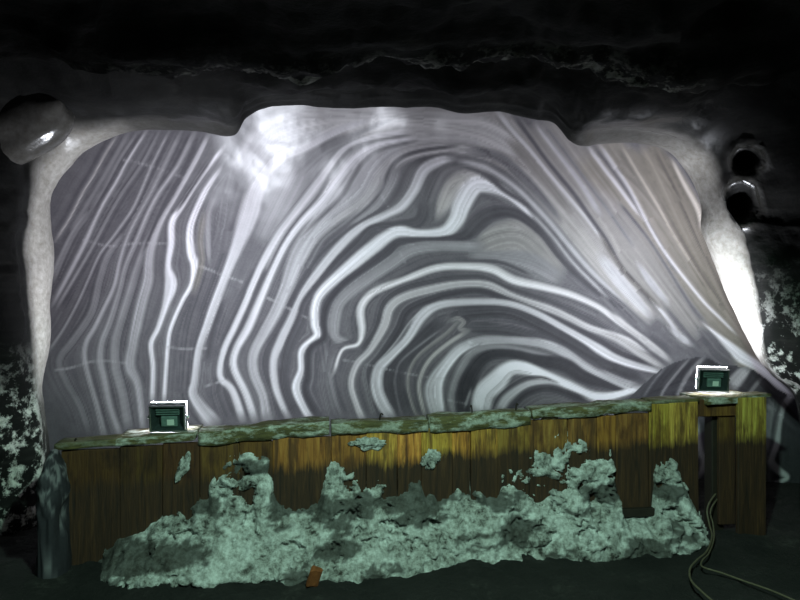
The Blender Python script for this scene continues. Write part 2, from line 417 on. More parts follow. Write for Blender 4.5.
STROKES = [
 # --- wide zones first, pale ones across the upper crest
 S(.50, [(300,110),(380,118),(450,122),(500,132),(560,190),(610,250),(660,310)], 40, .35),
 S(.47, [(540,125),(590,190),(640,250),(700,330)], 44, .45),
 S(.45, [(590,150),(640,190),(690,260),(740,330),(770,370)], 50, .85),
 S(.42, [(640,150),(680,200),(720,290),(760,360)], 34, 1.0),
 S(.62, [(330,118),(280,130),(256,152),(238,180)], [30,34,34,22]),
 S(.64, [(300,118),(350,118),(400,118),(450,124),(490,134),(520,152)], [26,28,30,28,24,12], .2),
 S(.62, [(500,160),(470,146),(430,144),(396,152),(374,172),(360,196),(334,214),(312,236),(298,262)], [8,18,24,26,26,24,20,16,12], .15),
 S(.60, [(486,170),(462,180),(448,196),(440,214)], [12,20,18,10], .3),
 S(.56, [(350,150),(330,176),(306,206),(284,236),(268,268)], [14,16,16,14,10]),
 S(.58, [(400,140),(372,158),(356,185),(330,210),(300,250),(286,290)], [18,22,24,20,16,12]),
 S(.55, [(480,150),(520,172),(560,215),(610,275),(650,316)], [10,14,16,18,14], .4),
 S(.50, [(480,248),(500,240),(520,240),(540,256),(560,274)], [20,34,40,30,20], .35),
 S(.42, [(470,256),(500,258),(530,264),(560,280)], [6,14,22,12]),
 S(.22, [(320,330),(330,390),(340,418)], 18),
 S(.30, [(332,352),(326,380),(334,416)], 14),
 S(.22, [(225,370),(222,392),(232,418)], [8,24,26]),
 S(.22, [(222,300),(212,330),(206,360)], [10,14,14]),
 S(.20, [(260,270),(248,296),(236,320),(222,350)], [14,16,14,12]),
 S(.24, [(240,170),(226,220),(206,280),(190,330),(184,390)], [20,22,20,22,20]),
 S(.40, [(300,165),(282,200),(262,240)], [24,24,18]),
 S(.14, [(440,322),(416,346),(396,366),(392,388),(402,414)], [12,16,20,24,28]),
 S(.13, [(460,313),(506,311),(540,325),(572,342),(612,366),(636,378)], [14,14,14,15,12,6]),
 S(.16, [(470,328),(500,328),(530,334),(556,344)], [8,14,14,10]),
 # --- left field of thin steep bands
 S(.42, [(128,134),(112,162),(92,196),(72,228)], 3),
 S(.62, [(117,136),(106,153),(94,175),(83,193),(70,218),(56,240)], 2.2, .3),
 S(.50, [(87,214),(74,232),(62,256),(52,280)], 5),
 S(.66, [(146,132),(128,160),(116,182),(104,202),(94,222),(85,242),(73,266),(53,304)], [3,3,3.5,3.5,4,4.5,4,3]),
 S(.46, [(136,134),(120,158),(106,184),(92,208)], 3),
 S(.52, [(158,134),(142,164),(124,190),(111,212),(94,244),(78,272),(58,306)], 2.4),
 S(.55, [(168,134),(152,166),(140,194),(131,212),(114,236),(100,254),(88,280),(78,302),(64,328),(48,352)], 2.4),
 S(.40, [(122,236),(108,256),(100,280),(92,312),(74,340),(60,360),(66,380),(80,406),(88,430)], [4,6,6,6,6,5,5,5,5]),
 S(.52, [(180,134),(164,166),(150,194),(140,212),(128,236),(120,260),(114,286),(102,312),(94,328),(86,342),(84,358),(89,380),(96,404),(104,436)], [3,4,4,4,4,4,4,4,4.5,5,5.5,5,5,6]),
 S(.60, [(194,134),(178,166),(160,192),(149,212),(138,238),(126,266),(120,290),(110,322),(102,342),(100,360),(104,380),(110,408),(120,436)], [4,4,4,4,4,4,4,5,5,6,6,6,6]),
 S(.46, [(158,220),(146,244),(136,270),(130,290),(120,322),(115,342),(115,366),(122,394),(128,428)], [4,5,6,7,7,8,8,8,9]),
 S(.62, [(208,136),(196,160),(176,196),(162,220),(152,244),(149,262),(148,280),(142,302),(137,324),(133,344),(130,366),(138,386),(143,428)], [4,5,4,5,8,8,9,9,9,8,9,7,6]),
 S(.18, [(196,144),(182,172),(166,200),(154,226),(144,250)], 3),
 S(.82, [(223,148),(200,178),(182,206),(172,222),(171,244),(168,266),(171,284),(166,304),(158,328),(151,344),(153,368),(152,402)], [4,4,5,7,7,6,12,7,5,5,5,5]),
 S(.20, [(212,158),(192,188),(178,210)], 3),
 S(.90, [(220,169),(206,190),(194,216),(190,232),(191,252),(195,266),(192,284),(182,302),(171,328),(168,346),(166,372),(164,402)], [3,5,6,7,8,8,5,4,4,4,4,4]),
 S(.50, [(216,196),(209,214),(208,236),(209,262)], [3,3,4,3]),
 S(.40, [(204,214),(200,240),(202,262),(194,292)], 6, .6),
 S(.36, [(228,196),(224,224),(219,250)], 2),
 S(.70, [(370,120),(340,130),(304,148),(278,160),(258,186),(249,214),(238,244),(227,272),(214,306),(207,326),(199,350),(195,380),(193,394),(201,408),(214,424)], [4,7,9,10,15,19,13,9,9,8,7,7,9,12,16]),
 # --- the fold, from the outer bands to the core
 S(.20, [(390,120),(352,136),(322,150),(300,170)], [3,5,5,4]),
 S(.80, [(408,132),(370,138),(344,150),(330,166),(312,190),(292,216),(280,232),(266,256),(254,282),(244,306),(234,328),(224,350),(220,376),(232,390),(242,418)], [5,5,6,6,7,6,6,6,6,6,6,6,6,7,7]),
 S(.22, [(406,136),(372,142),(350,150),(332,172),(318,196),(296,222),(280,246),(266,276),(254,302),(242,328),(230,350),(226,368),(240,392),(250,418)], [3,3,4,4,4,3,3,3,3,3,3,3,3,4]),
 S(.80, [(412,139),(380,145),(356,158),(338,180),(322,202),(302,222),(286,244),(272,272),(260,300),(248,328),(236,350),(234,368),(246,394),(254,418)], [5,7,9,9,9,7,6,6,7,8,7,7,7,7]),
 S(.25, [(416,141),(380,150),(364,162),(354,176),(342,196),(322,216),(304,234)], [2.5,3.5,4,4,4,3.5,2]),
 S(.62, [(330,220),(312,236),(300,256),(288,284),(276,312),(264,334),(254,354),(254,372),(264,396),(268,418)], [12,13,13,12,11,10,9,9,10,12]),
 S(.24, [(456,146),(420,151),(398,160),(388,176),(384,190),(366,210),(346,226),(326,242),(314,262),(302,284),(290,306),(278,328),(264,350),(262,370),(270,394),(276,418)], [3,4,5,7,6,5,4,4,4,4,5,6,6,6,6,8]),
 S(.46, [(396,170),(391,184),(376,206),(352,224)], [9,9,6,4]),
 S(.18, [(452,154),(420,161),(407,173),(400,190),(388,206),(366,219),(350,229),(334,242),(318,258),(304,279),(292,302),(280,326),(269,348),(266,368),(276,392),(282,418)], [4,5,5,5,5,4,4,4,4,4,5,6,7,7,6,6]),
 S(.78, [(452,159),(440,161),(424,170),(414,190),(402,206),(388,214),(360,228),(338,248),(320,270),(304,292),(291,320),(280,342),(273,362),(276,388),(288,416)], [6,9,11,10,9,7,7,8,8,7,8,8,7,7,7]),
 S(.30, [(476,166),(458,166),(443,171),(434,186),(427,204)], [5,7,9,10,10]),
 S(.15, [(424,206),(418,221),(396,225),(372,229),(358,244),(338,263),(320,285),(306,302),(300,320),(290,342),(285,362),(284,386),(296,416)], [10,10,6,8,10,10,10,9,10,9,9,9,10]),
 S(.62, [(468,178),(452,184),(444,200),(438,216)], [8,10,9,6], .4),
 S(.88, [(536,218),(510,196),(490,186),(474,186),(462,204),(456,220),(444,232),(420,234),(396,232),(372,248),(348,268),(322,292),(315,308),(315,324),(317,336),(302,350),(301,370),(296,388),(304,408),(312,420)], [5,8,13,18,18,15,12,9,11,13,12,9,9,9,8,6,6,8,7,7]),
 S(.13, [(622,310),(584,281),(560,258),(540,232),(516,214),(494,213),(478,222),(464,236),(440,239),(402,241),(386,253),(366,268),(344,284),(328,304),(324,322),(324,338),(310,350),(308,376),(306,392),(318,416)], [2.5,3.5,4,6,9,13,17,10,5,6,8,8,8,9,8,7,7,7,8,9]),
 S(.50, [(480,247),(440,246),(412,250),(390,264),(360,284),(340,302),(334,322),(336,338),(352,343)], [10,10,12,12,12,11,12,8,4]),
 S(.22, [(530,274),(500,262),(470,261),(432,264),(406,275),(380,289),(360,300),(352,322),(354,340),(334,346)], [3,4,5,5,6,6,7,9,7,3]),
 S(.80, [(668,360),(644,340),(620,324),(600,308),(572,295),(544,287),(514,280),(492,269),(466,266),(436,268),(404,280),(374,292),(361,308),(362,330),(358,344),(342,350),(334,372)], [4,6,6,5,6,7,8,8,7,7,7,7,8,7,4,3,3], .15),
 S(.20, [(626,342),(604,328),(588,318),(550,302),(506,288),(482,278),(450,278),(432,281),(404,288),(384,302),(376,328),(362,350)], [4,5,6,6,6,6,7,8,9,9,9,6]),
 S(.70, [(652,352),(622,338),(590,328),(570,318),(550,309),(514,297),(488,285),(460,284),(432,289),(404,297),(390,308),(384,326),(370,350),(357,364),(351,384),(357,406),(363,420)], [5,6,6,6,7,7,7,7,8,8,9,9,6,6,6,6,7], .15),
 S(.12, [(652,364),(622,354),(600,341),(580,331),(550,317),(514,302),(480,291),(450,294),(432,299),(408,310),(398,330),(382,354),(370,370),(373,390),(380,414)], [4,5,6,6,6,6,5,5,6,7,7,6,6,7,6]),
 S(.55, [(424,308),(410,322),(396,342),(380,360)], 2),
 S(.80, [(662,372),(640,367),(616,359),(600,350),(586,341),(562,327),(534,312),(506,303),(470,302),(440,305),(422,316),(408,338),(392,355),(379,369),(377,388),(383,404),(392,418)], [4,6,8,9,7,6,6,6,6,7,10,8,8,11,12,12,10]),
 S(.52, [(458,322),(446,334),(420,354),(410,370),(408,386),(412,404),(418,418)], 3, .4),
 S(.38, [(440,330),(404,358),(396,374),(396,392),(402,416)], 2.5),
 S(.60, [(466,332),(450,342),(432,357),(422,373),(419,390),(425,416)], 4, .4),
 S(.45, [(452,320),(458,318),(464,322),(460,328),(466,330)], 4, .3),
 S(.33, [(490,322),(512,324),(534,330)], 2.5),
 S(.72, [(636,392),(620,385),(606,378),(584,366),(562,351),(540,343),(510,340),(482,341),(460,349),(446,364),(434,380),(431,394),(437,418)], [4,5,6,8,9,8,7,9,10,11,12,13,11]),
 S(.92, [(470,344),(456,354),(444,370),(438,388),(441,416)], [5,7,8,9,8]),
 S(.22, [(478,346),(462,358),(451,376),(446,394),(450,418)], [2,2.5,3,3,3]),
 S(.48, [(556,358),(528,352),(500,347),(474,351),(462,366),(454,384),(451,400),(456,418)], [3,5,5,6,7,7,6,6]),
 S(.06, [(630,394),(612,387),(584,377),(564,365),(536,360),(512,354),(488,356),(474,370),(466,390),(466,418)], [4,6,12,14,11,9,11,14,18,18]),
 S(.45, [(470,392),(466,404)], 3),
 S(.95, [(640,388),(620,394),(604,397),(588,395),(568,386),(544,375),(524,368),(509,369),(497,381),(484,394),(480,414)], [5,7,9,10,11,10,13,15,20,20,18]),
 S(.15, [(492,412),(500,395),(522,379),(540,377),(556,382)], 2.2),
 S(.66, [(498,412),(508,397),(528,384),(548,383),(568,391)], [9,9,6,5,3]),
 S(.12, [(506,414),(524,395),(546,388),(566,393),(588,402)], [6,7,8,8,8]),
 S(.30, [(520,412),(544,398),(572,404),(596,410)], [8,11,8,6]),
 # --- right limb of the fold
 S(.30, [(470,150),(500,158),(526,180),(544,200),(560,220)], [8,10,9,7,4]),
 S(.64, [(460,161),(486,168),(516,188),(546,218),(566,242),(590,270),(624,304)], [4,4,4,4,4,4,3]),
 S(.24, [(460,166),(484,174),(504,190),(526,205),(540,222),(560,243),(580,268),(620,302),(650,330)], [3,5,5,4,4,3,3,3,2]),
 S(.62, [(530,212),(552,236),(574,264),(606,296)], 3),
 S(.40, [(510,140),(528,158),(548,184),(570,212)], [10,10,8,5], .5),
 S(.72, [(498,112),(512,130),(530,150),(548,172),(568,196),(588,220),(600,236),(612,254)], [5,4,4,3.5,3,3,3,2]),
 S(.20, [(514,116),(532,140),(548,162),(574,194),(592,220),(606,240),(622,268),(640,288),(660,312)], [5,4,4,4,4,4,4,3,2]),
 S(.30, [(600,234),(612,254),(630,278),(648,296),(668,320)], 4, .6),
 S(.36, [(545,126),(562,148),(584,178),(606,208),(632,244)], 3),
 S(.60, [(536,124),(556,150),(580,182),(600,214)], 5),
 S(.62, [(600,256),(622,284),(650,316)], [8,12,6]),
 S(.28, [(600,286),(618,306),(634,322)], 2.2),
 S(.28, [(600,293),(616,310),(628,322)], 2),
 S(.72, [(588,146),(604,168),(618,186),(640,216)], [4,4,4,3]),
 S(.26, [(594,146),(612,170),(632,198),(654,234),(676,272)], 3),
 S(.76, [(600,146),(614,166),(630,190),(650,228),(666,254),(686,280),(704,302),(720,318),(736,334)], [4,4,3.2,3,3,3,3,3,2]),
 S(.30, [(620,204),(646,236),(666,266),(690,304),(704,322)], [3,3,3,4,5]),
 S(.60, [(622,146),(634,166),(658,206),(672,232),(690,260),(708,288)], [4,4,4,3,3,2], .9),
 S(.52, [(642,148),(658,178),(682,228),(704,268)], 3, 1),
 S(.34, [(632,150),(652,186),(676,230),(700,272),(724,308)], 3, 1),
 S(.34, [(656,152),(680,200),(704,254),(732,308)], 3, 1),
 S(.78, [(672,160),(684,184),(698,210),(701,228)], [3,4,5,3], .8),
 S(.62, [(638,264),(652,284),(668,304)], [4,7,4]),
 S(.68, [(654,304),(664,314),(674,328),(682,340)], [3,4,4,2]),
 S(.26, [(664,306),(680,326),(694,344),(702,352)], [3,5,6,6]),
 S(.60, [(672,330),(682,338),(690,344)], [4,7,4]),
 S(.24, [(700,330),(710,340),(720,352),(734,362)], [8,14,16,12]),
 S(.62, [(612,314),(636,334),(652,346),(668,358)], [5,6,6,4], .2),
 S(.25, [(600,314),(628,334),(648,350),(664,364)], 3),
 S(.64, [(600,332),(620,340),(644,356),(664,368)], [5,7,7,4], .2),
 S(.12, [(600,362),(630,373),(642,380)], [6,7,5]),
 S(.62, [(600,372),(620,381),(638,387)], [5,6,5]),
 S(.92, [(704,324),(716,334),(732,348),(742,357),(760,368),(778,384),(792,396)], [2,4,9,12,9,8,5]),
]
# the outcrop under the ridge at the right has bands of its own
OUT_EDGE = np.array([(628,399),(644,384),(660,370),(676,362),(690,358),(706,357),(722,366),(736,366),(750,368),(762,376),(778,390),(793,398)], float)
OUT_STROKES = [
 S(.08, [(640,400),(700,380),(760,400),(800,430)], 60),
 S(.50, [(690,358),(676,374),(664,390),(658,404)], 2.6),
 S(.45, [(706,356),(692,370),(682,386),(676,402)], 4.5),
 S(.35, [(668,364),(652,384),(642,400)], 2),
 S(.70, [(748,368),(740,376),(730,388)], [8,13,12]),
 S(.45, [(760,380),(752,390),(746,400)], 4),
 S(.36, [(776,398),(772,430),(766,470),(764,520),(766,600)], [16,16,14,12,12]),
 S(.06, [(806,396),(802,440),(800,500),(796,600)], [22,34,40,50]),
 S(.80, [(792,394),(784,404)], 5),
 S(.70, [(792,398),(784,407),(780,424),(777,444),(771,460),(778,470),(787,478),(770,486),(766,500),(764,530)], [5,5,4,6,8,8,5,4,3,2]),
 S(.20, [(780,402),(774,424),(772,444),(766,462)], 2.5),
 S(.60, [(697,420),(700,450),(704,462),(698,480)], [3,6,8,4]),
]

def paint(px, py, strokes, base, soft=1.1, lam=True):
    tone = base.copy()
    warm = np.zeros_like(base)
    best = np.full(base.shape, 1e9)
    lamc = np.zeros_like(base)
    lama = np.zeros_like(base)
    for si, (t, P, wm) in enumerate(strokes):
        e0, e1 = P[0] - P[1], P[-1] - P[-2]
        h0 = P[0] + np.append(e0[:2] / np.hypot(*e0[:2]) * 7, -0.6 * P[0, 2]); h1 = P[-1] + np.append(e1[:2] / np.hypot(*e1[:2]) * 7, -0.6 * P[-1, 2])
        Q = catmull(np.vstack((h0, P, h1)), 6)
        Q[:, 2] = np.maximum(Q[:, 2], 0.4)
        arc = np.concatenate(([0], np.cumsum(np.hypot(np.diff(Q[:, 0]), np.diff(Q[:, 1])))))
        fade = np.clip(np.minimum(arc, arc[-1] - arc) / min(16.0, arc[-1] * 0.3), 0, 1)
        wmax = Q[:, 2].max()
        pad = max(26, wmax)
        sel = np.nonzero((px > Q[:, 0].min() - pad) & (px < Q[:, 0].max() + pad) & (py > Q[:, 1].min() - pad) & (py < Q[:, 1].max() + pad))[0]
        if len(sel) == 0: continue
        x, y = px[sel], py[sel]
        d2 = np.full(len(sel), 1e12); ww = np.zeros(len(sel)); fd = np.zeros(len(sel)); sg = np.zeros(len(sel))
        for i in range(len(Q) - 1):
            ax, ay, aw = Q[i]; bx, by, bw = Q[i + 1]
            dx, dy = bx - ax, by - ay
            L2 = dx * dx + dy * dy + 1e-9
            k = np.clip(((x - ax) * dx + (y - ay) * dy) / L2, 0, 1)
            ex, ey = x - ax - k * dx, y - ay - k * dy
            q = ex * ex + ey * ey
            mk = q < d2
            d2[mk] = q[mk]
            ww[mk] = (aw + k * (bw - aw))[mk]
            fd[mk] = (fade[i] + k * (fade[i + 1] - fade[i]))[mk]
            sg[mk] = np.sign(ex * dy - ey * dx)[mk]
        d = np.sqrt(d2)
        s_ = soft + 0.10 * ww
        a = 1 - sstep(ww / 2 - s_, ww / 2 + s_, d)
        a = np.clip(a, 0, 1) * fd
        tone[sel] = tone[sel] * (1 - a) + t * a
        warm[sel] = warm[sel] * (1 - a) + wm * a
        mk = (d < best[sel]) & (fd > 0.3)
        ii = sel[mk]
        best[ii] = d[mk]
        lamc[ii] = (d * sg)[mk] + 31.7 * si
        lama[ii] = (sstep(0.3, 0.9, fd) * np.exp(-(d / 16) ** 2))[mk]
    if lam:
        z0 = np.zeros_like(lamc)
        l1 = vnoise(lamc * 0.42, px * 0.006, py * 0.006, 3)
        l2 = vnoise(lamc * 0.95, px * 0.01, py * 0.01, 9)
        tone = tone + lama * (0.10 * l1 + 0.10 * l2) * (0.35 + tone)
    return tone, warm

def back_depth(X, Z):
    y = 6.65 - 0.205 * np.maximum(0, Z - 1.0) ** 2
    y = y + 0.05 * fbm(X, Z, np.zeros_like(X), 0.8, 3, 21) + 0.006 * fbm(X, Z, np.zeros_like(X), 4, 3, 22)
    y = y - 0.07 * np.exp(-(((X - 0.15) / 0.24) ** 2 + ((Z - 3.06) / 0.16) ** 2))
    y = y - 0.05 * np.maximum(0, np.abs(X) - 2.0) ** 2
    return y

def edge_side(px, py, E):
    # signed pixel distance below a left-to-right polyline (positive = below)
    ey = np.interp(px, E[:, 0], E[:, 1], left=E[0, 1] + 200, right=E[-1, 1])
    return py - ey

xs = np.arange(-3.7, 4.001, 0.0125)
zs = np.arange(-0.5, 3.55, 0.0125)
GX, GZ = np.meshgrid(xs, zs, indexing='ij')
GY = back_depth(GX, GZ)
px, py = to_px(GX, GY, GZ)
below = edge_side(px, py, OUT_EDGE)
lift = 0.42 * sstep(-2, 34, below) * sstep(620, 690, px)
GY = GY - lift
px, py = to_px(GX, GY, GZ)
fx, fy = px.ravel(), py.ravel()
base = np.full(fx.shape, 0.27)
tone, warm = paint(fx, fy, STROKES, base)
out = edge_side(fx, fy, OUT_EDGE) > 0
ot, ow = paint(fx[out], fy[out], OUT_STROKES, np.full(out.sum(), 0.12))
tone[out] = ot
warm[out] = ow
# pale healed cracks that cross the bands
CR = [[(56,370),(70,368),(90,362),(104,361),(126,363)], [(84,240),(110,246),(140,243),(168,244)], [(124,160),(150,166),(182,177)],
      [(168,347),(186,349),(206,348)], [(268,298),(284,306),(300,314),(312,320)], [(344,360),(364,364),(390,370),(420,376),(444,379)],
      [(200,266),(220,274),(242,282)], [(206,386),(222,381)], [(382,196),(388,206)], [(400,252),(405,262)], [(448,400),(466,404)]]
for c_ in CR:
    Q = catmull(np.array(c_, float), 8)
    sel = np.nonzero((fx > Q[:, 0].min() - 5) & (fx < Q[:, 0].max() + 5) & (fy > Q[:, 1].min() - 5) & (fy < Q[:, 1].max() + 5))[0]
    d = np.min(np.hypot(fx[sel][:, None] - Q[None, :, 0], fy[sel][:, None] - Q[None, :, 1]), 1)
    br = 0.5 + 0.5 * vnoise(fx[sel] * 0.22, fy[sel] * 0.22, fx[sel] * 0, 5)
    a = (1 - sstep(0.5, 2.2, d)) * 0.6 * np.clip(br * 1.3, 0, 1)
    tone[sel] = tone[sel] * (1 - a) + 0.66 * a
tone = np.clip(tone, 0.0, 1.0)
V = np.stack((GX, GY, GZ), -1).reshape(-1, 3)
# seepage keeps a patch under the roof wet
wx, wz = V[:, 0], V[:, 2]
wn = fbm(wx, wz, wx * 0, 1.6, 4, 33)
wet = np.clip(sstep(2.05, 2.95, wz + 0.25 * wn) * sstep(-1.95, -1.35, wx + 0.15 * wn) * (1 - sstep(0.5, 1.1, wx + 0.15 * wn)), 0, 1)
wall_back = mesh_from('wall_back', V, grid_faces(len(xs), len(zs)), M_BAND, attrs={'tone': tone, 'warm': warm, 'wet': wet})
tag(wall_back, 'folded salt face with grey and white bands, floodlit behind the board wall', kind='structure')

# ------------------------------------------------------------------ the rock that frames the niche: left wall, ceiling, right wall
def lip(px):
    return np.interp(px, [-60, 0, 60, 130, 155, 180, 230, 290, 300, 312, 370, 430, 500, 560, 600, 650, 690, 750, 800, 870],
                         [58, 58, 61, 66, 76, 69, 63, 62, 76, 61, 63, 66, 62, 70, 77, 88, 93, 84, 66, 60])

ST = []   # (profile of 10 (px,py,d), gloss per profile point scale, crust scale, salt scale)
def left_st(py_, cx, rx, crust, salt, gloss, d1=5.45, d2=5.10, up=0.0):
    P = [(cx - 8, py_, 6.5), (cx, py_, d1), (rx, py_, d2), (rx - 9, py_ - up, d2 - 0.10), (min(rx - 18, 8), py_ - up * 1.5, 4.85), (-45, py_ - up * 2, 4.62),
         (-130, py_ - up * 2.5, 4.3), (-260, py_ - up * 3, 3.9), (-520, py_ - up * 3, 3.2), (-1300, py_ - up * 3, 2.0)]
    ST.append((P, crust, salt, gloss))

left_st(760, 40, 36, 0.0, 1.0, 0.1)
left_st(600, 44, 40, 0.0, 0.7, 0.1)
left_st(520, 47, 43, 0.0, 0.9, 0.1)
left_st(470, 49, 44, 0.0, 1.0, 0.1)
left_st(440, 47, 42, 0.1, 1.0, 0.1)
left_st(405, 45, 39, 0.35, 0.9, 0.1)
left_st(384, 43, 36, 0.9, 0.3, 0.2)
left_st(340, 50, 35, 1.0, 0.0, 0.3)
left_st(300, 50, 31, 1.0, 0.0, 0.3)
left_st(258, 54, 30, 0.9, 0.0, 0.4)
left_st(226, 51, 33, 0.85, 0.0, 0.5)
left_st(200, 51, 34, 0.85, 0.0, 0.6, up=4)
ST.append(([(50,170,6.5),(58,182,5.45),(38,174,5.12),(20,160,4.98),(-8,150,4.8),(-60,130,4.6),(-130,100,4.3),(-230,70,3.9),(-450,0,3.2),(-1200,-100,2.0)], .8, 0, .8))
ST.append(([(62,150,6.4),(71,165,5.45),(53,154,5.14),(30,138,4.98),(0,118,4.8),(-50,95,4.55),(-90,82,4.2),(-140,45,3.7),(-300,-80,2.9),(-700,-400,1.8)], .8, 0, .9))
ST.append(([(80,132,6.3),(86,149,5.42),(70,138,5.14),(48,120,4.98),(20,98,4.78),(-8,58,4.4),(-20,62,4.05),(-40,26,3.5),(-80,-110,2.6),(-200,-600,1.6)], .75, 0, .8))
ST.append(([(105,118,6.2),(112,137,5.40),(98,128,5.14),(82,112,4.98),(60,92,4.75),(40,50,4.3),(36,60,4.0),(30,26,3.45),(20,-110,2.5),(0,-600,1.5)], .5, 0, .6))
ST.append(([(138,112,6.1),(142,130,5.35),(128,119,5.10),(124,110,4.98),(112,92,4.72),(100,48,4.25),(98,64,3.98),(96,27,3.42),(90,-115,2.45),(80,-600,1.5)], .12, 0, .5))
CEIL_START = len(ST) - 1
def ceil_st(px_, py_, crust=0.0, gloss=0.3, lipd=5.05, bulge=0, under=0.0):
    e = float(lip(px_))
    P = [(px_, py_ - 26, 6.0), (px_, py_, lipd + 0.22), (px_, py_ - 6, lipd), (px_, py_ - 16 - bulge, lipd - 0.10), (px_, 84, 4.62), (px_, e - 20, 4.2),
         (px_, e, 3.96), (px_, 28, 3.4), (px_, -115, 2.4), (px_, -600, 1.5)]
    if under:      # the roof swells down and shows its underside
        u = under
        P[1] = (px_, py_, 5.27 + .13 * u); P[2] = (px_, py_ - 6 - 7 * u, 5.05 + .05 * u); P[3] = (px_, py_ - 16 - 9 * u, 4.95 - .12 * u); P[4] = (px_, 84 + 8 * u, 4.62)
    ST.append((P, crust, 0.25, gloss))
ceil_st(180, 131, .05, .6, under=.5)
ceil_st(212, 133, .05, .7, under=.8)
ceil_st(234, 133, .03, .3, under=.3)
ceil_st(246, 116, 0, .2)
ceil_st(266, 107)
ceil_st(300, 104.5)
ceil_st(342, 107)
ceil_st(376, 107)
ceil_st(430, 106.5)
ceil_st(462, 112)
ceil_st(500, 112)
ceil_st(534, 119)
ceil_st(553, 123)
ceil_st(568, 139, .03, .3)
ceil_st(582, 146, .08, .5, under=.4)
ceil_st(600, 145, .14, .8, under=1)
ceil_st(636, 143.5, .16, .8, under=1)
e = float(lip(668))
ST.append(([(672,130,6.0),(664,149,5.42),(676,139,5.12),(682,122,4.84),(678,98,4.62),(674,70,4.25),(676,e,3.98),(680,28,3.42),(690,-115,2.4),(700,-600,1.5)], .35, .1, .8))
CEIL_END = len(ST) - 1
ST.append(([(690,150,6.1),(680,164,5.45),(704,156,5.12),(716,142,4.98),(730,112,4.72),(745,70,4.3),(752,82,4.0),(760,28,3.45),(800,-115,2.5),(850,-600,1.5)], .7, .0, .6))
ST.append(([(702,172,6.2),(693,184,5.45),(715,178,5.14),(730,170,5.0),(762,140,4.76),(800,100,4.4),(830,80,4.1),(870,40,3.6),(1000,-60,2.7),(1300,-500,1.7)], .55, .0, .5))
def right_st(py_, cx, rx, crust, salt, gloss, d1=5.5, d2=5.12):
    P = [(cx + 8, py_, 6.5), (cx, py_, d1), (rx, py_, d2), (rx + 9, py_, d2 - 0.10), (max(rx + 22, 790), py_, 4.88), (850, py_, 4.65),
         (930, py_, 4.35), (1060, py_, 3.95), (1320, py_, 3.2), (2100, py_, 2.0)]
    ST.append((P, crust, salt, gloss))
right_st(207, 701, 722, .30, .0, .3)
right_st(228, 702, 733, .5, .0, .3)
right_st(252, 711, 743, .75, .0, .2)
right_st(285, 723, 752, .95, .12, .2)
right_st(325, 741, 757, 1.0, .45, .2)
right_st(352, 756, 762, .9, .8, .1)
right_st(374, 772, 775, .2, .95, .1)
right_st(396, 794, 797, 0, .8, .1)
right_st(440, 800, 806, 0, .3, .1)
right_st(500, 800, 808, 0, .1, .1)
right_st(600, 800, 808, 0, .1, .1)
right_st(760, 800, 808, 0, .1, .1)

TS, SS = 9, 9
prof = np.array([[W(*p) for p in st[0]] for st in ST])             # stations x 10 x 3
att = np.array([[st[1], st[2], st[3]] for st in ST])
dense_t = np.stack([catmull(prof[:, j], TS) for j in range(prof.shape[1])], 1)
att_t = np.stack([np.interp(np.arange(dense_t.shape[0]) / TS, np.arange(len(ST)), att[:, k]) for k in range(3)], -1)
G = np.stack([catmull(dense_t[i], SS) for i in range(dense_t.shape[0])], 0)   # T x Sn x 3
Tn, Sn = G.shape[:2]
sv = np.arange(Sn) / SS
gu = np.gradient(G, axis=0); gv = np.gradient(G, axis=1)
N = np.cross(gu, gv); N /= np.linalg.norm(N, axis=-1, keepdims=True) + 1e-9
flip = np.sign(np.sum(N * (CAM - G), -1)[:, Sn // 2]).mean() < 0
if flip: N = -N
x, y, z = G[..., 0], G[..., 1], G[..., 2]
amp = np.interp(sv, [0, 1, 2, 3, 4, 6, 9], [0.0, 0.010, 0.022, 0.04, 0.06, 0.05, 0.08])[None, :]
nz = fbm(x, y, z, 2.4, 5, 40, 0.55)
rag = fbm(x, y, z, 11, 4, 60, 0.6)
G = G + N * (amp * nz)[..., None]
G = G + N * (0.022 * rag * np.exp(-((sv - 6) / 0.5) ** 2)[None, :])[..., None]
# laminated steps under the near roof slab
stepz = np.interp(sv, [6.0, 6.3, 9], [0, 1, 1])[None, :] * 0.012 * np.sin(y * 26 + 3 * fbm(x, y, z, 1.2, 3, 70))
G[..., 2] += stepz
# two wet hollows with swollen rims in the right wall
gpx, gpy = to_px(G[..., 0], np.maximum(G[..., 1], 0.5), G[..., 2])
near = np.zeros(gpx.shape); hollow = np.zeros(gpx.shape)
for hx, hy, rx_, ry_ in ((747, 160, 14, 12), (740, 203, 15, 20)):
    q = np.hypot((gpx - hx) / rx_, (gpy - hy) / ry_)
    q = np.where((sv > 2)[None, :], q, 9.0)
    ray = (G - CAM) / np.linalg.norm(G - CAM, axis=-1, keepdims=True)
    G = G + ray * (0.17 * (1 - sstep(0.2, 1.1, q)) - 0.035 * np.exp(-((q - 1.25) / 0.28) ** 2))[..., None]
    near = np.maximum(near, np.exp(-((q - 1.2) / 0.35) ** 2))
    hollow = np.maximum(hollow, np.exp(-(q / 1.5) ** 6))
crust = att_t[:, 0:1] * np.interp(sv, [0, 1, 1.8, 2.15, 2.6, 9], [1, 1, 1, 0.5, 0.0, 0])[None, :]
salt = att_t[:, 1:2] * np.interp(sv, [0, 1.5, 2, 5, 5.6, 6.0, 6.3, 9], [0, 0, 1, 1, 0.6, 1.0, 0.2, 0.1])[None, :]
ceil_k = np.interp(np.arange(Tn), [CEIL_START * TS - 6, CEIL_START * TS, CEIL_END * TS, CEIL_END * TS + 6], [0, 1, 1, 0])[:, None]
salt = salt * (1 - ceil_k) + ceil_k * 0.5 * np.exp(-((sv - 6) / 0.35) ** 2)[None, :]
gloss = att_t[:, 2:3] * np.interp(sv, [0, 1, 2, 3, 3.7, 9], [0.3, 0.5, 1, 0.8, 0.1, 0])[None, :]
